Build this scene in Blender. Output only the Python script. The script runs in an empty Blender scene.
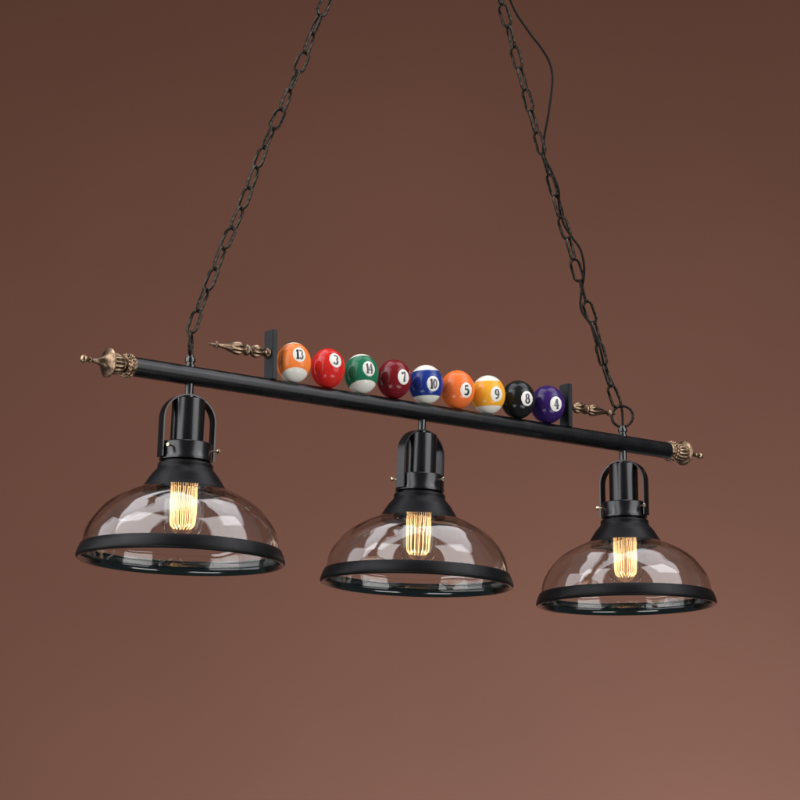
import bpy, bmesh, math, random
from mathutils import Vector, Matrix
random.seed(7)
PI = math.pi
C = bpy.context.scene
col = C.collection

# ------------------------------------------------------------------ camera, world, lamps, exposure
CAMZ = 1.5
cam = bpy.data.cameras.new('camera')
cam_o = bpy.data.objects.new('camera', cam)
col.objects.link(cam_o)
cam_o.location = (0, 0, CAMZ)
cam_o.rotation_euler = (PI/2 + math.radians(11.669), 0, 0)
cam.sensor_width = 36.0
cam.lens = 36.0*2298.5/800.0
cam.clip_end = 100
C.camera = cam_o

w = bpy.data.worlds.new("World"); C.world = w; w.use_nodes = True
bg = w.node_tree.nodes['Background']
bg.inputs[0].default_value = (0.9, 0.93, 1.0, 1); bg.inputs[1].default_value = 0.10

C.view_settings.view_transform = 'Standard'
C.view_settings.look = 'None'
C.view_settings.exposure = 0.0
C.view_settings.gamma = 1.0
C.cycles.use_denoising = True
C.cycles.max_bounces = 16
C.cycles.transmission_bounces = 12
C.cycles.transparent_max_bounces = 12
C.cycles.sample_clamp_indirect = 6.0

FIX = Vector((-0.307839, 3.293254, CAMZ + 0.715182))
YAW = math.radians(38.389)
FIX = FIX + Vector((math.cos(YAW), math.sin(YAW), 0))*0.437957
RZ = Matrix.Rotation(YAW, 4, 'Z')
def W(p):                                       # fixture frame (x along the bar) to world
    return FIX + (RZ @ Vector(p))

def area(name, loc, target, sx, sy, power, colr=(1, 1, 1)):
    l = bpy.data.lights.new(name, 'AREA'); l.shape = 'RECTANGLE'
    l.size = sx; l.size_y = sy; l.energy = power; l.color = colr
    o = bpy.data.objects.new(name, l); col.objects.link(o)
    o.location = loc
    d = Vector(target) - Vector(loc)
    o.rotation_euler = d.to_track_quat('-Z', 'Y').to_euler()
    return o
MID = FIX + Vector((0, 0, -0.1))
area('softbox_left', (-2.25, 1.75, 3.2), MID, 2.3, 4.0, 92, (0.98, 0.98, 1.0))
area('overhead_left', (-1.5, 3.1, 4.3), (-1.2, 3.3, 1.5), 1.6, 3.2, 40, (0.97, 0.98, 1.04))
area('overhead_right', (1.9, 3.3, 4.3), (1.6, 3.5, 1.5), 1.6, 3.2, 40, (0.97, 0.98, 1.04))
area('softbox_right', (2.45, 1.95, 3.2), MID, 2.3, 4.0, 86, (0.98, 0.98, 1.0))
area('side_panel_left', (-3.1, 3.3, 2.7), MID, 1.6, 2.8, 30, (0.97, 0.98, 1.03))
area('low_fill_left', (-1.15, 1.9, 0.55), MID, 1.3, 0.45, 12.0, (1.0, 1.0, 0.98))  # low fill lamps, added for rim lip highlights and ball undersides; no floor modelled
area('low_fill_right', (1.35, 2.1, 0.55), MID, 1.3, 0.45, 12.0, (1.0, 1.0, 0.98))
area('wall_wash', (1.1, 5.8, 0.15), (0.8, 7.5, 1.7), 2.6, 0.6, 100, (0.78, 1.06, 1.26))

# ------------------------------------------------------------------ materials
def mat(name, colr, rough=0.5, metal=0.0, spec=0.5, coat=0.0, coat_rough=0.1):
    m = bpy.data.materials.new(name); m.use_nodes = True
    b = m.node_tree.nodes['Principled BSDF']
    b.inputs['Base Color'].default_value = (*colr, 1)
    b.inputs['Roughness'].default_value = rough
    b.inputs['Metallic'].default_value = metal
    b.inputs['Specular IOR Level'].default_value = spec
    b.inputs['Coat Weight'].default_value = coat
    b.inputs['Coat Roughness'].default_value = coat_rough
    return m
def noise_into(m, sock, scale, lo, hi, detail=4, bump=0.0, bscale=None, dist=0.001):
    nt = m.node_tree; b = nt.nodes['Principled BSDF']
    tc = nt.nodes.new('ShaderNodeTexCoord'); n = nt.nodes.new('ShaderNodeTexNoise')
    n.inputs['Scale'].default_value = scale; n.inputs['Detail'].default_value = detail
    nt.links.new(tc.outputs['Object'], n.inputs['Vector'])
    r = nt.nodes.new('ShaderNodeMapRange')
    r.inputs['From Min'].default_value = 0.3; r.inputs['From Max'].default_value = 0.7
    r.inputs['To Min'].default_value = lo; r.inputs['To Max'].default_value = hi
    nt.links.new(n.outputs['Fac'], r.inputs['Value'])
    nt.links.new(r.outputs[0], b.inputs[sock])
    if bump:
        n2 = nt.nodes.new('ShaderNodeTexNoise'); n2.inputs['Scale'].default_value = bscale or scale*4
        nt.links.new(tc.outputs['Object'], n2.inputs['Vector'])
        bp = nt.nodes.new('ShaderNodeBump'); bp.inputs['Strength'].default_value = bump
        bp.inputs['Distance'].default_value = dist
        nt.links.new(n2.outputs['Fac'], bp.inputs['Height'])
        nt.links.new(bp.outputs[0], b.inputs['Normal'])
def colour_mix(m, c1, c2, scale, lo=0.35, hi=0.65, detail=5):
    nt = m.node_tree; b = nt.nodes['Principled BSDF']
    tc = nt.nodes.new('ShaderNodeTexCoord'); n = nt.nodes.new('ShaderNodeTexNoise')
    n.inputs['Scale'].default_value = scale; n.inputs['Detail'].default_value = detail
    nt.links.new(tc.outputs['Object'], n.inputs['Vector'])
    cr = nt.nodes.new('ShaderNodeValToRGB')
    cr.color_ramp.elements[0].position = lo; cr.color_ramp.elements[0].color = (*c1, 1)
    cr.color_ramp.elements[1].position = hi; cr.color_ramp.elements[1].color = (*c2, 1)
    nt.links.new(n.outputs['Fac'], cr.inputs[0])
    nt.links.new(cr.outputs[0], b.inputs['Base Color'])

M = {}
M['black'] = mat('satin_black_paint', (0.003, 0.003, 0.0035), 0.2, 0, 0.6)
noise_into(M['black'], 'Roughness', 25, 0.22, 0.27, detail=2)
M['bar'] = mat('bar_black_paint', (0.003, 0.003, 0.0035), 0.3, 0, 0.30)
noise_into(M['bar'], 'Roughness', 40, 0.24, 0.31, bump=0.06, bscale=800, dist=0.0003)
M['matte'] = mat('matte_black_paint', (0.004, 0.004, 0.0045), 0.5, 0, 0.17)
noise_into(M['matte'], 'Roughness', 50, 0.36, 0.46)
M['inner'] = mat('gloss_black_lining', (0.004, 0.010, 0.009), 0.10, 0, 0.8)
noise_into(M['inner'], 'Roughness', 30, 0.08, 0.15, bump=0.05, bscale=40, dist=0.002)
M['plate'] = mat('bracket_grey_black_paint', (0.012, 0.014, 0.016), 0.4, 0, 0.25)
noise_into(M['plate'], 'Roughness', 60, 0.35, 0.5)
M['stem'] = mat('dark_nickel', (0.09, 0.09, 0.09), 0.25, 1.0)
M['iron'] = mat('blackened_iron', (0.03, 0.024, 0.018), 0.38, 0.85)
colour_mix(M['iron'], (0.006, 0.005, 0.004), (0.045, 0.037, 0.028), 200)
M['brass'] = mat('antique_brass', (0.34, 0.22, 0.13), 0.34, 1.0)
colour_mix(M['brass'], (0.075, 0.046, 0.028), (0.33, 0.225, 0.145), 140, 0.32, 0.62)
noise_into(M['brass'], 'Roughness', 120, 0.28, 0.42)
def groove_tone(m):                                     # base colour scaled by pointiness: darker in grooves, brighter on raised edges
    nt = m.node_tree; b = nt.nodes['Principled BSDF']
    src = b.inputs['Base Color'].links[0].from_socket
    g = nt.nodes.new('ShaderNodeNewGeometry'); r = nt.nodes.new('ShaderNodeMapRange')
    r.inputs['From Min'].default_value = 0.46; r.inputs['From Max'].default_value = 0.54
    r.inputs['To Min'].default_value = 0.25; r.inputs['To Max'].default_value = 1.35
    nt.links.new(g.outputs['Pointiness'], r.inputs['Value'])
    vm = nt.nodes.new('ShaderNodeVectorMath'); vm.operation = 'SCALE'
    nt.links.new(src, vm.inputs[0]); nt.links.new(r.outputs[0], vm.inputs['Scale'])
    nt.links.new(vm.outputs[0], b.inputs['Base Color'])
groove_tone(M['brass'])
M['screw'] = mat('bright_brass', (0.62, 0.50, 0.33), 0.25, 1.0)
M['cord'] = mat('black_cord_rubber', (0.006, 0.006, 0.004), 0.6, 0, 0.15)
M['socket'] = mat('aged_brass_socket', (0.25, 0.17, 0.09), 0.4, 1.0)
M['white'] = mat('ball_white', (0.78, 0.75, 0.68), 0.18, 0, 0.28)
M['digit'] = mat('digit_black', (0.01, 0.01, 0.012), 0.2)

def glass(name, tint, ior, rough=0.0):
    m = bpy.data.materials.new(name); m.use_nodes = True
    b = m.node_tree.nodes['Principled BSDF']
    b.inputs['Base Color'].default_value = (*tint, 1)
    b.inputs['Roughness'].default_value = rough
    b.inputs['IOR'].default_value = ior
    b.inputs['Transmission Weight'].default_value = 1.0
    return m
M['glass'] = glass('clear_shade_glass', (0.93, 0.915, 0.89), 1.60)
def wavy(m, scale, strength, dist):
    nt = m.node_tree; b = nt.nodes['Principled BSDF']
    tc = nt.nodes.new('ShaderNodeTexCoord'); n = nt.nodes.new('ShaderNodeTexNoise')
    n.inputs['Scale'].default_value = scale; n.inputs['Detail'].default_value = 1
    oi = nt.nodes.new('ShaderNodeObjectInfo'); ad = nt.nodes.new('ShaderNodeVectorMath')
    nt.links.new(tc.outputs['Object'], ad.inputs[0]); nt.links.new(oi.outputs['Location'], ad.inputs[1])
    nt.links.new(ad.outputs[0], n.inputs['Vector'])
    bp = nt.nodes.new('ShaderNodeBump'); bp.inputs['Strength'].default_value = strength; bp.inputs['Distance'].default_value = dist
    nt.links.new(n.outputs['Fac'], bp.inputs['Height']); nt.links.new(bp.outputs[0], b.inputs['Normal'])
wavy(M['glass'], 16, 0.5, 0.006)
M['bulbglass'] = glass('clear_bulb_glass', (0.99, 0.975, 0.95), 1.45)
fm = bpy.data.materials.new('glowing_filament'); fm.use_nodes = True
fb = fm.node_tree.nodes['Principled BSDF']
fb.inputs['Base Color'].default_value = (0.1, 0.05, 0.02, 1)
fb.inputs['Emission Color'].default_value = (1.0, 0.58, 0.25, 1)
fb.inputs['Emission Strength'].default_value = 2.6
fm.cycles.emission_sampling = 'NONE'
M['filament'] = fm

# wall
wm = mat('brown_wall_paint', (0.155, 0.083, 0.063), 0.85, 0, 0.2)
colour_mix(wm, (0.158, 0.0610, 0.0375), (0.174, 0.0675, 0.0415), 1.1, 0.3, 0.7, 3)
M['wall'] = wm

# ------------------------------------------------------------------ mesh helpers
def finish(name, bm, m, smooth=True, angle=35):
    me = bpy.data.meshes.new(name)
    bmesh.ops.recalc_face_normals(bm, faces=bm.faces)
    if smooth:
        for f in bm.faces: f.smooth = True
        a = math.radians(angle)
        for e in bm.edges:
            if len(e.link_faces) == 2 and e.calc_face_angle(0) > a: e.smooth = False
    bm.to_mesh(me); bm.free()
    for x in (m if isinstance(m, (list, tuple)) else [m]): me.materials.append(x)
    return me
def obj(name, me, parent=None, loc=(0, 0, 0), rot=None):
    o = bpy.data.objects.new(name, me); col.objects.link(o)
    if parent: o.parent = parent
    o.location = loc
    if rot is not None: o.rotation_euler = rot
    return o
def tag(o, label=None, cat=None, group=None, kind=None):
    if label: o['label'] = label
    if cat: o['category'] = cat
    if group: o['group'] = group
    if kind: o['kind'] = kind
    return o
def thing(name, label, cat, loc, group=None, rz=YAW):
    o = bpy.data.objects.new(name, None); col.objects.link(o)
    o.empty_display_size = 0.05
    o.location = loc; o.rotation_euler = (0, 0, rz)
    return tag(o, label, cat, group)

def smooth_profile(pts, n=6):
    """Catmull-Rom through (r, z) points."""
    out = []
    P = [pts[0]] + list(pts) + [pts[-1]]
    for i in range(1, len(P)-2):
        p0, p1, p2, p3 = P[i-1], P[i], P[i+1], P[i+2]
        for k in range(n):
            t = k/n
            out.append(tuple(0.5*((2*p1[j]) + (-p0[j]+p2[j])*t + (2*p0[j]-5*p1[j]+4*p2[j]-p3[j])*t*t
                                  + (-p0[j]+3*p1[j]-3*p2[j]+p3[j])*t**3) for j in (0, 1)))
    out.append(pts[-1])
    return out
def lathe(bm, prof, n=64, axis='Z', closed=False, flute=None, off=(0, 0, 0), sgn=1, mats=None):
    """revolve (r, h) points; flute=(h0,h1,count,depth) ribs the surface between h0 and h1"""
    rows = []
    for (r, h) in prof:
        if r < 1e-6:
            ring = [(0, 0, h)]
        else:
            ring = []
            for k in range(n):
                a = 2*PI*k/n; rr = r
                if flute:
                    for (h0, h1, cnt, dep) in flute:
                        if h0 < h < h1:
                            rr = r*(1 - dep*math.sin(PI*(h-h0)/(h1-h0))**0.5*(0.5+0.5*math.cos(cnt*a))**1.0)
                ring.append((rr*math.cos(a), rr*math.sin(a), h))
        vs = []
        for (x, y, z) in ring:
            p = (x, y, z) if axis == 'Z' else (sgn*z, y, x)
            vs.append(bm.verts.new((p[0]+off[0], p[1]+off[1], p[2]+off[2])))
        rows.append(vs)
    m = len(rows)
    for i in range(m if closed else m-1):
        A, B = rows[i], rows[(i+1) % m]
        for k in range(n):
            a0, a1 = A[k % len(A)], A[(k+1) % len(A)]
            b0, b1 = B[k % len(B)], B[(k+1) % len(B)]
            vs = []
            for v in (a0, a1, b1, b0):
                if v not in vs: vs.append(v)
            if len(vs) >= 3:
                try:
                    f = bm.faces.new(vs)
                    if mats: f.material_index = mats[i]
                except ValueError: pass
def cap(bm, prof_first, prof_last): pass
def tube(bm, pts, r, n=10, closed=False, ends=True):
    pts = [Vector(p) for p in pts]; N = len(pts)
    T = []
    for i in range(N):
        if closed: t = pts[(i+1) % N]-pts[(i-1) % N]
        else: t = pts[min(i+1, N-1)]-pts[max(i-1, 0)]
        T.append(t.normalized())
    nrm = T[0].orthogonal().normalized(); rows = []
    for i in range(N):
        nrm = (nrm - T[i]*nrm.dot(T[i])).normalized()
        b = T[i].cross(nrm)
        rr = r[i] if isinstance(r, (list, tuple)) else r
        rows.append([bm.verts.new(pts[i]+(nrm*math.cos(2*PI*k/n)+b*math.sin(2*PI*k/n))*rr) for k in range(n)])
    for i in range(N if closed else N-1):
        A, B = rows[i], rows[(i+1) % N]
        off = 0
        if closed and i == N-1:
            off = min(range(n), key=lambda s: (A[0].co-B[s].co).length)
        for k in range(n):
            bm.faces.new((A[k], A[(k+1) % n], B[(k+1+off) % n], B[(k+off) % n]))
    if ends and not closed:
        bm.faces.new(rows[0][::-1]); bm.faces.new(rows[-1])
def ball(bm, c, r, seg=14):
    bmesh.ops.create_uvsphere(bm, u_segments=seg, v_segments=max(6, seg//2+1), radius=r,
                              matrix=Matrix.Translation(c))
def box(bm, x0, x1, y0, y1, z0, z1, bev=0.0):
    r = bmesh.ops.create_cube(bm, size=1.0)
    for v in r['verts']:
        v.co = Vector(((x0+x1)/2+v.co.x*(x1-x0), (y0+y1)/2+v.co.y*(y1-y0), (z0+z1)/2+v.co.z*(z1-z0)))
    if bev:
        es = list({e for v in r['verts'] for e in v.link_edges})
        bmesh.ops.bevel(bm, geom=es, offset=bev, segments=3, affect='EDGES')
def catmull(pts, n=8):
    out = []; P = [pts[0]]+list(pts)+[pts[-1]]
    for i in range(1, len(P)-2):
        p0, p1, p2, p3 = (Vector(P[i+j]) for j in (-1, 0, 1, 2))
        for k in range(n):
            t = k/n
            out.append(0.5*((2*p1)+(-p0+p2)*t+(2*p0-5*p1+4*p2-p3)*t*t+(-p0+3*p1-3*p2+p3)*t**3))
    out.append(Vector(pts[-1])); return out

# ------------------------------------------------------------------ the wall behind
bm = bmesh.new()
box(bm, -8, 8, 7.5, 7.7, -1.2, 7.0)
tag(obj('wall', finish('wall', bm, M['wall'], smooth=False)), kind='structure')

# ------------------------------------------------------------------ the pendant light
root = thing('pendant_light', 'black bar pendant light with three clear glass dome lamps and brass end finials', 'pendant light', FIX)
BZ, BR = 0.0015, 0.0143
X0, X1 = -0.5390, 0.5450

bm = bmesh.new()
lathe(bm, [(0, X0), (BR-0.001, X0), (BR, X0+0.001), (BR, 0), (BR, X1-0.001), (BR-0.001, X1), (0, X1)], 48, 'X', off=(0, 0, BZ))
obj('crossbar', finish('crossbar', bm, M['bar']), root)

def end_finial_mesh():
    bm = bmesh.new()
    # collar under the beads, two rows of beads, waist, fluted drum, dish, spindle, bead and tip ball
    lathe(bm, [(0, -0.002), (0.0145, -0.002), (0.0152, 0.001), (0.0148, 0.0125), (0.0105, 0.014), (0.0100, 0.0165)]
              , 48, 'X')
    for row, (h, rr) in enumerate(((0.0030, 0.0152), (0.0092, 0.0152))):
        for k in range(16):
            a = 2*PI*(k+0.5*row)/16
            ball(bm, (h, rr*math.cos(a), rr*math.sin(a)), 0.0029, 10)
    drum = smooth_profile([(0.0100, 0.0160), (0.0128, 0.0175), (0.0148, 0.0220), (0.0158, 0.0280), (0.0160, 0.0335), (0.0150, 0.0355)], 5)
    lathe(bm, drum, 140, 'X', flute=[(0.0168, 0.0350, 14, 0.17)])
    dish = [(0.0150, 0.0352), (0.0200, 0.0362), (0.0212, 0.0372), (0.0216, 0.0385), (0.0213, 0.0393), (0.0203, 0.0398),
            (0.0180, 0.0408), (0.0150, 0.0422), (0.0120, 0.0440), (0.0092, 0.0466), (0.0068, 0.0502), (0.0050, 0.0545), (0.0038, 0.0595), (0.0030, 0.0645),
            (0.0029, 0.0660), (0.0036, 0.0668), (0.0042, 0.0682), (0.0036, 0.0696), (0.0026, 0.0706), (0.0025, 0.0722),
            (0.0040, 0.0735), (0.0054, 0.0755), (0.0060, 0.0782), (0.0054, 0.0812), (0.0036, 0.0832), (0.0, 0.0840)]
    lathe(bm, dish, 48, 'X')
    return finish('end_finial', bm, M['brass'], angle=50)
efm = end_finial_mesh()
obj('end_finial', efm, root, (X0, 0, BZ), (0, 0, PI))
obj('end_finial', efm, root, (X1, 0, BZ), (0.3, 0, 0))

def cue_finial_mesh():
    bm = bmesh.new()
    p = smooth_profile([(0, 0), (0.0075, 0.0002), (0.0078, 0.003), (0.0058, 0.006), (0.0056, 0.010), (0.0070, 0.014), (0.0092, 0.019),
         (0.0098, 0.024), (0.0084, 0.029), (0.0050, 0.033), (0.0052, 0.036), (0.0086, 0.038), (0.0088, 0.041), (0.0064, 0.0435),
         (0.0072, 0.047), (0.0096, 0.052), (0.0098, 0.058), (0.0082, 0.066), (0.0056, 0.075), (0.0036, 0.084), (0.0028, 0.090),
         (0.0030, 0.0925), (0.0052, 0.0935), (0.0054, 0.0955), (0.0030, 0.0965), (0.0024, 0.100), (0.0022, 0.104), (0.0010, 0.108), (0, 0.1085)], 5)
    lathe(bm, p, 112, 'X', flute=[(0.012, 0.032, 8, 0.28), (0.0445, 0.068, 8, 0.26)])
    return finish('cue_finial', bm, M['brass'], angle=60)
cfm = cue_finial_mesh()
def bracket(x0, x1, ztop, s):
    bm = bmesh.new()
    box(bm, x0, x1, -0.0115, 0.0115, BZ+BR-0.002, ztop, 0.0010)
    me = finish('bracket_plate', bm, M['plate'], smooth=False)
    o = obj('bracket_plate', me, root)
    obj('spindle_finial', cfm, o, ((x0 if s < 0 else x1), 0, 0.0545 if s < 0 else 0.0505), (0, 0, PI if s < 0 else 0))
bracket(-0.2985, -0.2895, 0.0905, -1)
bracket(0.3035, 0.3125, 0.0870, 1)

# eye bolts over the outer lamps: threaded stem with nut, ring
def eye(x, rotz):
    bm = bmesh.new()
    z0 = BZ+BR-0.001
    lathe(bm, [(0, z0-0.002), (0.0075, z0-0.002), (0.0075, z0+0.002), (0.0058, z0+0.003), (0.0058, z0+0.006), (0.0076, z0+0.0065), (0.0082, z0+0.009),
               (0.0076, z0+0.0125), (0.0055, z0+0.013), (0.0050, z0+0.017), (0, z0+0.018)], 32, 'Z', off=(x, 0, 0))
    o = obj('hanging_bolt', finish('hanging_bolt', bm, M['stem']), root)
    bm = bmesh.new()
    R = 0.0180
    tube(bm, [(R*math.cos(a), 0, R*math.sin(a)) for a in [2*PI*k/40 for k in range(40)]], 0.0023, 10, closed=True)
    obj('ring', finish('ring', bm, M['iron']), o, (x, 0, 0.0485), (0, 0, rotz))
eye(-0.4380, math.radians(50))
eye(0.4375, math.radians(-50))

# ------------------------------------------------------------------ lamp: housing with its sub-parts
H = 0.2740            # rim bottom below the bar axis
def z_(v): return v - H
def lamp(x, tilt_deg, screw_deg, yoke_deg, name='lamp_housing'):
    """origin at the bar axis; the lamp hangs down its own -Z, tilted slightly in the picture plane"""
    bm = bmesh.new()   # canister socket cup (the part)
    lathe(bm, [(0, z_(0.2405)), (0.010, z_(0.2405)), (0.0215, z_(0.2400)), (0.0238, z_(0.2385)), (0.0243, z_(0.2365)),
               (0.0243, z_(0.172)), (0.020, z_(0.171)), (0, z_(0.171))], 64)
    me = finish('lamp_housing', bm, M['black'])
    o = obj(name, me, root, (x, 0, 0))
    view_az = math.atan2(*( (lambda v: (v.y, v.x))(RZ.inverted() @ (Vector((0, 0, CAMZ)) - W((x, 0, 0))))))
    ax = Vector((math.cos(view_az), math.sin(view_az), 0))      # towards the viewer
    o.rotation_euler = Matrix.Rotation(math.radians(tilt_deg), 3, ax).to_euler()
    def az(deg): return view_az + math.radians(deg)             # 0 = facing the front, + = right
    # stem
    bm = bmesh.new()
    lathe(bm, [(0, -0.006), (0.0062, -0.006), (0.0062, z_(0.2455)), (0.0085, z_(0.2450)), (0.0088, z_(0.2420)), (0.0088, z_(0.2395)), (0, z_(0.239))], 32)
    obj('stem', finish('stem', bm, M['stem']), o)
    # collar with groove
    bm = bmesh.new()
    lathe(bm, [(0.0205, z_(0.1735)), (0.0365, z_(0.1735)), (0.0378, z_(0.1722)), (0.0378, z_(0.1530)), (0.0385, z_(0.1518)), (0.0385, z_(0.1475)),
               (0.0370, z_(0.1462)), (0.0335, z_(0.1458)), (0.0330, z_(0.1440)), (0.0205, z_(0.1440))], 96, closed=True)
    obj('collar', finish('collar', bm, M['black']), o)
    # flared neck, hollow
    out = smooth_profile([(0.0335, 0.1450), (0.0388, 0.1436), (0.0404, 0.1408), (0.0404, 0.1368), (0.0430, 0.1325), (0.0490, 0.1255),
                          (0.0538, 0.1180), (0.0582, 0.1110), (0.0620, 0.1058)], 5)
    inn = [(r-0.0016, z-0.0012) for (r, z) in out[::-1]]
    bm = bmesh.new()
    lathe(bm, [(r, z_(z)) for (r, z) in out+inn], 96, closed=True)
    obj('flared_neck', finish('flared_neck', bm, M['matte']), o)
    # strap yoke: flat band bent over the canister
    a = az(yoke_deg)
    d = Vector((math.cos(a), math.sin(a), 0)); e = Vector((-math.sin(a), math.cos(a), 0))
    path = []
    rw, top, bot = 0.0412, 0.2455, 0.1500
    path.append((-rw, bot)); path.append((-rw, 0.175)); path.append((-rw, 0.200))
    for k in range(0, 25):
        t = PI*k/24
        path.append((-rw*math.cos(t), 0.2075+(top-0.2075)*math.sin(t)))
    path += [(rw, 0.200), (rw, 0.175), (rw, bot)]
    bm = bmesh.new(); rows = []
    for i, (u, z) in enumerate(path):
        t = Vector((path[min(i+1, len(path)-1)][0]-path[max(i-1, 0)][0], path[min(i+1, len(path)-1)][1]-path[max(i-1, 0)][1])).normalized()
        nx, nz = -t.y, t.x
        hw, th = 0.0085, 0.0011
        c = d*u + Vector((0, 0, z_(z)))
        nn = d*nx + Vector((0, 0, nz))
        rows.append([bm.verts.new(c+nn*sy*th+e*sx*hw) for sx, sy in ((-1, -1), (1, -1), (1, 1), (-1, 1))])
    for A, B in zip(rows, rows[1:]):
        for k in range(4): bm.faces.new((A[k], A[(k+1) % 4], B[(k+1) % 4], B[k]))
    bm.faces.new(rows[0]); bm.faces.new(rows[-1][::-1])
    obj('strap_yoke', finish('strap_yoke', bm, M['black']), o)
    # three set screws
    bm = bmesh.new()
    lathe(bm, [(0, -0.001), (0.0013, -0.001), (0.0013, 0.0065), (0.0030, 0.0068), (0.0034, 0.0080), (0.0034, 0.0102), (0.0022, 0.0115), (0, 0.0117)], 20, 'X')
    sm = finish('set_screw', bm, M['screw'])
    for k in range(3):
        b = az(screw_deg + 120*k)
        obj('set_screw', sm, o, (0.0378*math.cos(b), 0.0378*math.sin(b), z_(0.1640)), (0, 0, b))
    # glass dome, a closed shell 2.4 mm thick
    gp = smooth_profile([(0.0420, 0.1112), (0.0540, 0.1092), (0.0640, 0.1058), (0.0820, 0.0980), (0.1004, 0.0880), (0.1140, 0.0775), (0.1246, 0.0655),
                         (0.1328, 0.0540), (0.1386, 0.0420), (0.1415, 0.0300), (0.1422, 0.0190), (0.1420, 0.0110)], 6)
    gi = []
    for i, (r, z) in enumerate(gp):
        a0 = gp[max(i-1, 0)]; a1 = gp[min(i+1, len(gp)-1)]
        t = Vector((a1[0]-a0[0], a1[1]-a0[1])).normalized()
        gi.append((r + t.y*0.0024, z - t.x*0.0024))
    bm = bmesh.new()
    lathe(bm, [(r, z_(z)) for (r, z) in gp+gi[::-1]], 128, closed=True)
    obj('glass_dome', finish('glass_dome', bm, M['glass'], angle=50), o)
    # rim band: flared outside, rolled lip, glossy lining
    ro = [(0.1428, 0.0205), (0.1440, 0.0208), (0.1452, 0.0198), (0.1482, 0.0130), (0.1502, 0.0070), (0.1510, 0.0036), (0.1502, 0.0012), (0.1490, 0.0)]
    ri = [(0.1478, -0.0006), (0.1456, -0.0002), (0.1434, 0.0016), (0.1417, 0.0048), (0.1408, 0.0090), (0.1408, 0.0130), (0.1414, 0.0165), (0.1424, 0.0195)]
    prof = ro+ri
    bm = bmesh.new()
    lathe(bm, [(r, z_(z)) for (r, z) in prof], 160, closed=True, mats=[0]*(len(ro)-1)+[1]*(len(ri)+1))
    obj('shade_rim', finish('shade_rim', bm, [M['matte'], M['inner']]), o)
    # socket and bulb
    bm = bmesh.new()
    lathe(bm, [(0, z_(0.150)), (0.0165, z_(0.150)), (0.0170, z_(0.1490)), (0.0170, z_(0.1200)), (0.0155, z_(0.1190)), (0.0140, z_(0.1190)), (0.0140, z_(0.140)), (0, z_(0.140))], 40)
    obj('bulb_socket', finish('bulb_socket', bm, M['socket']), o)
    bo = smooth_profile([(0.0125, 0.1300), (0.0130, 0.1220), (0.0175, 0.1150), (0.0260, 0.1050), (0.0315, 0.0900), (0.0325, 0.0740),
                         (0.0300, 0.0560), (0.0235, 0.0420), (0.0130, 0.0340), (0.0, 0.0315)], 6)
    bi = [(max(r-0.0009, 0), z+ (0.0009 if z < 0.06 else 0)) for (r, z) in bo]
    bi[-1] = (0, bo[-1][1]+0.0009)
    bm = bmesh.new()
    lathe(bm, [(r, z_(z)) for (r, z) in bo+bi[::-1]], 64, closed=True)
    obj('bulb', finish('bulb', bm, M['bulbglass'], angle=60), o)
    # squirrel-cage filament
    bm = bmesh.new(); n = 17; pts = []
    zt, zb = 0.1120, 0.0505
    for k in range(n):
        a0 = 2*PI*(k)/n; a1 = 2*PI*(k+0.5)/n
        rt, rb = 0.0190, 0.0180
        pts += [(rt*math.cos(a0), rt*math.sin(a0), z_(zt)), (rt*math.cos(a0+0.06), rb*math.sin(a0+0.1), z_(0.060)),
                (0.0140*math.cos((a0+a1)/2-0.05), 0.0140*math.sin((a0+a1)/2-0.05), z_(zb)),
                (0.0140*math.cos((a0+a1)/2+0.05), 0.0140*math.sin((a0+a1)/2+0.05), z_(zb)),
                (rb*math.cos(a1-0.1), rb*math.sin(a1-0.1), z_(0.060)), (rt*math.cos(a1), rt*math.sin(a1), z_(zt)),
                (rt*math.cos((a1+2*PI*(k+1)/n)/2), rt*math.sin((a1+2*PI*(k+1)/n)/2), z_(zt+0.002))]
    pts = catmull(pts, 4)
    tube(bm, pts, 0.0005, 6)
    obj('filament', finish('filament', bm, M['filament']), o)
    bm = bmesh.new()
    tube(bm, [(0, 0, z_(0.128)), (0, 0, z_(0.048))], [0.003, 0.0016], 12)
    obj('filament_stalk', finish('filament_stalk', bm, M['bulbglass']), o)
    return o
lamp(-0.4380, -1.8, -33, -64)
lamp(0.0000, -2.0, 50, -48)
lamp(0.4375, 0.1, 45, 62)

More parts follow.
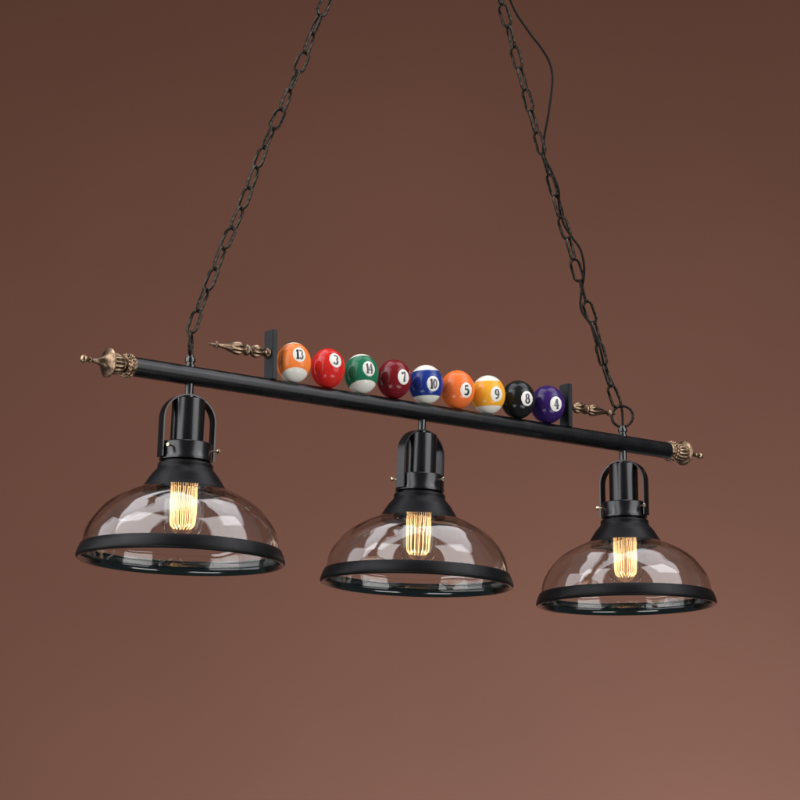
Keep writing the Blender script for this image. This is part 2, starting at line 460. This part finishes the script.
# ------------------------------------------------------------------ billiard balls
RX, RZB = 0.0262, 0.0310
def arc(cx, cy, rx, ry, a0, a1, w0, w1, n=14):
    o = []
    for k in range(n+1):
        a = math.radians(a0+(a1-a0)*k/n)
        wd = w0+(w1-w0)*abs(math.cos(a))
        o.append((cx+rx*math.cos(a), cy+ry*math.sin(a), wd))
    return o
DIG = {
 '0': [arc(0, 0, 0.20, 0.42, 0, 360, 0.08, 0.17, 28)],
 '1': [[(0.02, 0.5, 0.19), (0.02, -0.45, 0.19)], [(-0.17, 0.30, 0.07), (0.0, 0.45, 0.12)], [(-0.20, -0.46, 0.09), (0.24, -0.46, 0.09)]],
 '3': [arc(-0.02, 0.23, 0.21, 0.22, 150, -90, 0.09, 0.17, 16), arc(-0.02, -0.22, 0.24, 0.24, 90, -150, 0.09, 0.18, 16)],
 '4': [[(0.10, 0.5, 0.18), (0.10, -0.5, 0.18)], [(0.06, 0.44, 0.09), (-0.27, -0.14, 0.08)], [(-0.31, -0.17, 0.10), (0.30, -0.17, 0.10)],
       [(-0.06, -0.47, 0.08), (0.26, -0.47, 0.08)]],
 '5': [[(-0.20, 0.43, 0.14), (0.22, 0.43, 0.14)], [(-0.16, 0.45, 0.09), (-0.19, 0.08, 0.09)], arc(-0.02, -0.17, 0.23, 0.28, 140, -150, 0.10, 0.19, 18)],
 '7': [[(-0.25, 0.41, 0.16), (0.27, 0.41, 0.16)], [(0.23, 0.38, 0.10), (0.07, 0.05, 0.14), (-0.02, -0.25, 0.18), (-0.03, -0.5, 0.19)], [(-0.23, 0.46, 0.06), (-0.23, 0.22, 0.06)]],
 '8': [arc(0, 0.24, 0.17, 0.21, 0, 360, 0.08, 0.15, 24), arc(0, -0.22, 0.21, 0.24, 0, 360, 0.09, 0.17, 24)],
 '9': [arc(0, 0.18, 0.19, 0.27, 0, 360, 0.08, 0.16, 24), [(0.20, 0.18, 0.16), (0.19, -0.12, 0.15), (0.08, -0.36, 0.12), (-0.08, -0.44, 0.10), (-0.18, -0.36, 0.12)]],
}
def resample(pts, step=0.03):
    out = [pts[0]]
    for a, b in zip(pts, pts[1:]):
        L = math.hypot(b[0]-a[0], b[1]-a[1]); n = max(1, int(L/step))
        for k in range(1, n+1): out.append(tuple(a[j]+(b[j]-a[j])*k/n for j in range(3)))
    return out
def stripe_mat(name, colr, pole, half, RX, RZB):
    m = mat(name, colr, 0.18, 0, 0.28); nt = m.node_tree; b = nt.nodes['Principled BSDF']
    tc = nt.nodes.new('ShaderNodeTexCoord')
    dv = nt.nodes.new('ShaderNodeVectorMath'); dv.operation = 'DIVIDE'; dv.inputs[1].default_value = (RX, RX, RZB)
    dt = nt.nodes.new('ShaderNodeVectorMath'); dt.operation = 'DOT_PRODUCT'; dt.inputs[1].default_value = pole
    ab = nt.nodes.new('ShaderNodeMath'); ab.operation = 'ABSOLUTE'
    mr = nt.nodes.new('ShaderNodeMapRange'); s = math.sin(half)
    mr.inputs['From Min'].default_value = s-0.012; mr.inputs['From Max'].default_value = s+0.012
    mx = nt.nodes.new('ShaderNodeMix'); mx.data_type = 'RGBA'
    mx.inputs[6].default_value = (*colr, 1); mx.inputs[7].default_value = (0.78, 0.75, 0.66, 1)
    nt.links.new(tc.outputs['Object'], dv.inputs[0]); nt.links.new(dv.outputs[0], dt.inputs[0])
    nt.links.new(dt.outputs['Value'], ab.inputs[0]); nt.links.new(ab.outputs[0], mr.inputs['Value'])
    nt.links.new(mr.outputs[0], mx.inputs[0]); nt.links.new(mx.outputs[2], b.inputs['Base Color'])
    return m
def billiard(i, num, colr, striped, sx, sy, roll, label, tilt=0.0, half=40.0):
    RX = 0.0264+0.0003*i; RZB = 0.0312+0.0001*i
    x = -0.2513 + 0.06473*i
    pos = Vector((x, 0, BZ+BR+RZB-0.0004))
    v = (RZ.inverted() @ (Vector((0, 0, CAMZ)) - W(pos))).normalized()    # number faces are turned towards the room
    rt = Vector((0, 0, 1)).cross(v).normalized(); up = v.cross(rt)
    n = (rt*sx + up*sy + v*math.sqrt(1-sx*sx-sy*sy)).normalized()
    u0 = up*math.cos(roll) - rt*math.sin(roll)
    p = (u0 - n*u0.dot(n)).normalized(); e1 = p.cross(n)
    pole = Matrix.Rotation(math.radians(-tilt), 3, rt) @ p
    sc = Vector((RX, RX, RZB))
    bm = bmesh.new()
    bmesh.ops.create_uvsphere(bm, u_segments=64, v_segments=40, radius=1)
    for vv in bm.verts: vv.co = vv.co*sc
    m = stripe_mat('ball_%s_paint' % num, colr, pole, math.radians(half), RX, RZB) if striped else mat('ball_%s_paint' % num, colr, 0.18, 0, 0.28)
    me = finish('billiard_ball', bm, m, angle=180)
    o = obj('billiard_ball', me, None, W(pos), (0, 0, YAW))
    tag(o, label, 'billiard ball', 'billiard balls in a row on the bar')
    def pr(a, b, k):
        d = (n + e1*a + p*b).normalized()
        return d*sc*k
    bm = bmesh.new(); rings = []; S = 0.43
    for j in range(0, 7):
        r = S*j/6
        rings.append([bm.verts.new(pr(r*math.cos(2*PI*k/48), r*math.sin(2*PI*k/48), 1.006 if j < 6 else 0.998)) for k in range(48 if j else 1)])
    for j in range(6):
        A, B = rings[j], rings[j+1]
        for k in range(48):
            f = [A[k % len(A)], B[k], B[(k+1) % 48]]
            if j: f.append(A[(k+1) % 48])
            bm.faces.new(f)
    sp = obj('number_spot', finish('number_spot', bm, M['white'], angle=180), o)
    bm = bmesh.new()
    hgt = 0.52; wx = 0.52 if len(num) == 1 else 0.43
    lift = 1.010
    for ci, ch in enumerate(num):
        ox = 0 if len(num) == 1 else (-0.115 if ci == 0 else 0.105)
        for si, stroke in enumerate(DIG[ch]):
            pts = resample(stroke); L = []
            for q in range(len(pts)):
                a, b2 = pts[max(q-1, 0)], pts[min(q+1, len(pts)-1)]
                t = Vector((b2[0]-a[0], b2[1]-a[1])).normalized(); nx, ny = -t.y, t.x
                X, Y, wd = pts[q]
                k = lift + 0.0006*si
                row = [bm.verts.new(pr(ox+(X+nx*wd*s*1.45)*wx, (Y+ny*wd*s*1.45)*hgt, k)) for s in (-0.5, 0, 0.5)]
                L.append(row)
            for A, B in zip(L, L[1:]):
                for s in range(2): bm.faces.new((A[s], A[s+1], B[s+1], B[s]))
    obj('numeral', finish('numeral', bm, M['digit'], angle=180), sp)
OR13 = (0.88, 0.225, 0.045); R3 = (0.60, 0.022, 0.018); G14 = (0.015, 0.16, 0.075); MR7 = (0.17, 0.009, 0.014)
B10 = (0.015, 0.037, 0.22); O5 = (0.84, 0.17, 0.035); Y9 = (0.84, 0.38, 0.03); K8 = (0.010, 0.011, 0.010); V4 = (0.034, 0.013, 0.105)
billiard(0, '13', OR13, True, 0.33, 0.46, -0.10, 'pale orange and white striped billiard ball numbered 13', 4.5, 43)
billiard(1, '3', R3, False, 0.46, 0.46, -0.30, 'bright red billiard ball numbered 3')
billiard(2, '14', G14, True, 0.46, 0.31, -0.05, 'green and white striped billiard ball numbered 14', 9, 41.6)
billiard(3, '7', MR7, False, 0.58, 0.15, 0.12, 'dark maroon billiard ball numbered 7')
billiard(4, '10', B10, True, 0.43, 0.08, 0.0, 'blue and white striped billiard ball numbered 10', 5.5)
billiard(5, '5', O5, False, 0.54, 0.0, 0.0, 'plain orange billiard ball numbered 5')
billiard(6, '9', Y9, True, 0.52, 0.06, 0.0, 'yellow and white striped billiard ball numbered 9', 5.5)
billiard(7, '8', K8, False, 0.55, 0.08, 0.0, 'black billiard ball numbered 8')
billiard(8, '4', V4, False, 0.52, 0.05, 0.05, 'purple billiard ball numbered 4 beside the right bracket')

# ------------------------------------------------------------------ chains
def link_mesh(L=0.0405, Wd=0.0198, r=0.0024):
    bm = bmesh.new(); pts = []
    hw = Wd/2-r; hl = L/2-r; s = hl-hw
    for k in range(13): a = PI*k/12; pts.append((hw*math.cos(a), 0, s+hw*math.sin(a)))
    pts.append((-hw, 0, 0))
    for k in range(13): a = PI+PI*k/12; pts.append((hw*math.cos(a), 0, -s+hw*math.sin(a)))
    pts.append((hw, 0, 0))
    tube(bm, pts, r, 8, closed=True)
    return finish('chain_link', bm, M['iron'])
lm = link_mesh()
def chain(nodes, twists, label, base):
    t = thing('chain', label, 'chain', W((base[0], 0, base[1])), 'chains holding up the bar')
    for i, (a, b) in enumerate(zip(nodes, nodes[1:])):
        a, b = Vector((a[0], 0, a[1])), Vector((b[0], 0, b[1]))
        d = (b-a); z = d.normalized()
        x0 = Vector((0, 1, 0)).cross(z).normalized(); y0 = z.cross(x0)
        th = twists[i % len(twists)]
        x = x0*math.cos(th)+y0*math.sin(th); y = z.cross(x)
        mt = Matrix((x, y, z)).transposed().to_4x4()
        o = obj('chain_link', lm, t)
        o.matrix_local = Matrix.Translation((a+b)/2 - Vector((base[0], 0, base[1]))) @ mt @ Matrix.Diagonal((1, 1, (d.length+0.0058)/0.0405, 1))
def spaced(path, step, n):
    """n nodes along a polyline, extended straight on past its end"""
    path = [Vector((p[0], p[1])) for p in path]
    path.append(path[-1] + (path[-1]-path[-3]).normalized()*3.0)
    out = [path[0]]; i = 0; cur = path[0]
    while len(out) < n:
        need = step
        while (path[i+1]-cur).length < need:
            need -= (path[i+1]-cur).length; cur = path[i+1]; i += 1
        cur = cur+(path[i+1]-cur).normalized()*need
        out.append(cur)
    return out
c1 = [(-0.4385, 0.0665), (-0.4388, 0.0760), (-0.4202, 0.1123), (-0.4069, 0.1466), (-0.3912, 0.1835), (-0.3777, 0.2184), (-0.3560, 0.2591),
      (-0.3431, 0.2945), (-0.3291, 0.3283), (-0.3174, 0.3641), (-0.2819, 0.4364), (-0.2578, 0.4929), (-0.2352, 0.5448), (-0.2163, 0.5930), (-0.1965, 0.6400)]
c2 = [(0.4275, 0.0640), (0.4113, 0.0990), (0.3958, 0.1343), (0.3839, 0.1727), (0.3709, 0.2109), (0.3530, 0.2477), (0.3401, 0.2831), (0.3259, 0.3175),
      (0.3140, 0.3541), (0.2975, 0.3881), (0.2857, 0.4282), (0.2700, 0.4601), (0.2573, 0.4969), (0.2430, 0.5332), (0.2300, 0.5708), (0.2183, 0.6076),
      (0.2053, 0.6421), (0.1924, 0.6819), (0.1780, 0.7174)]
vt = math.radians(50)      # turn of a link face towards the room
def tw(seq): return [vt + math.radians(s) for s in seq]
chain(spaced(c1, 0.0374, 27), tw([70, -15, 62, -20, 70, -25, 62, -28, 60, -10, 85, -25, 30, 100, -20, 40, -60, 20, 70, -25]),
      'black iron chain rising from the ring above the left lamp', (-0.4385, 0.0665))
chain(spaced(c2, 0.0374, 27), tw([65, -25, 50, -35, 70, -10, 75, -30, 60, -40, 40, -15, 50, -30, 45, -35, 60, 20]),
      'black iron chain rising from the ring above the right lamp with cord woven through', (0.4275, 0.0640))

# ------------------------------------------------------------------ power cord
cp = [(0.12, 0.0, 0.93), (0.165, 0, 0.825), (0.1953, 0.0, 0.7364), (0.2280, -0.006, 0.6910), (0.2555, -0.008, 0.6661), (0.2726, -0.008, 0.6466),
      (0.2801, -0.008, 0.6249), (0.2805, -0.006, 0.5980), (0.2733, -0.004, 0.5499), (0.2690, 0.003, 0.5080), (0.2750, 0.010, 0.4837),
      (0.2790, -0.004, 0.4526), (0.2900, -0.009, 0.4200), (0.3025, 0.004, 0.3976), (0.3170, 0.009, 0.3700), (0.3300, 0.003, 0.3468), (0.3400, -0.006, 0.3266), (0.3465, -0.008, 0.3019),
      (0.3500, -0.004, 0.2800), (0.3525, 0.006, 0.2533), (0.3540, 0.008, 0.2235), (0.3680, -0.004, 0.1927), (0.3810, -0.008, 0.1581),
      (0.4000, 0.003, 0.1330), (0.4200, 0.006, 0.1080), (0.4340, 0.003, 0.0800), (0.4385, 0.001, 0.0560), (0.4380, 0.0, 0.0300)]
b0 = Vector((0.4380, 0, 0.0300))
bm = bmesh.new()
tube(bm, catmull([Vector(p)-b0 for p in cp], 8), 0.0020, 10)
tag(obj('power_cord', finish('power_cord', bm, M['cord']), None, W(b0), (0, 0, YAW)),
    'thin black cord bowing out beside the right chain and running down into the ring', 'cord')
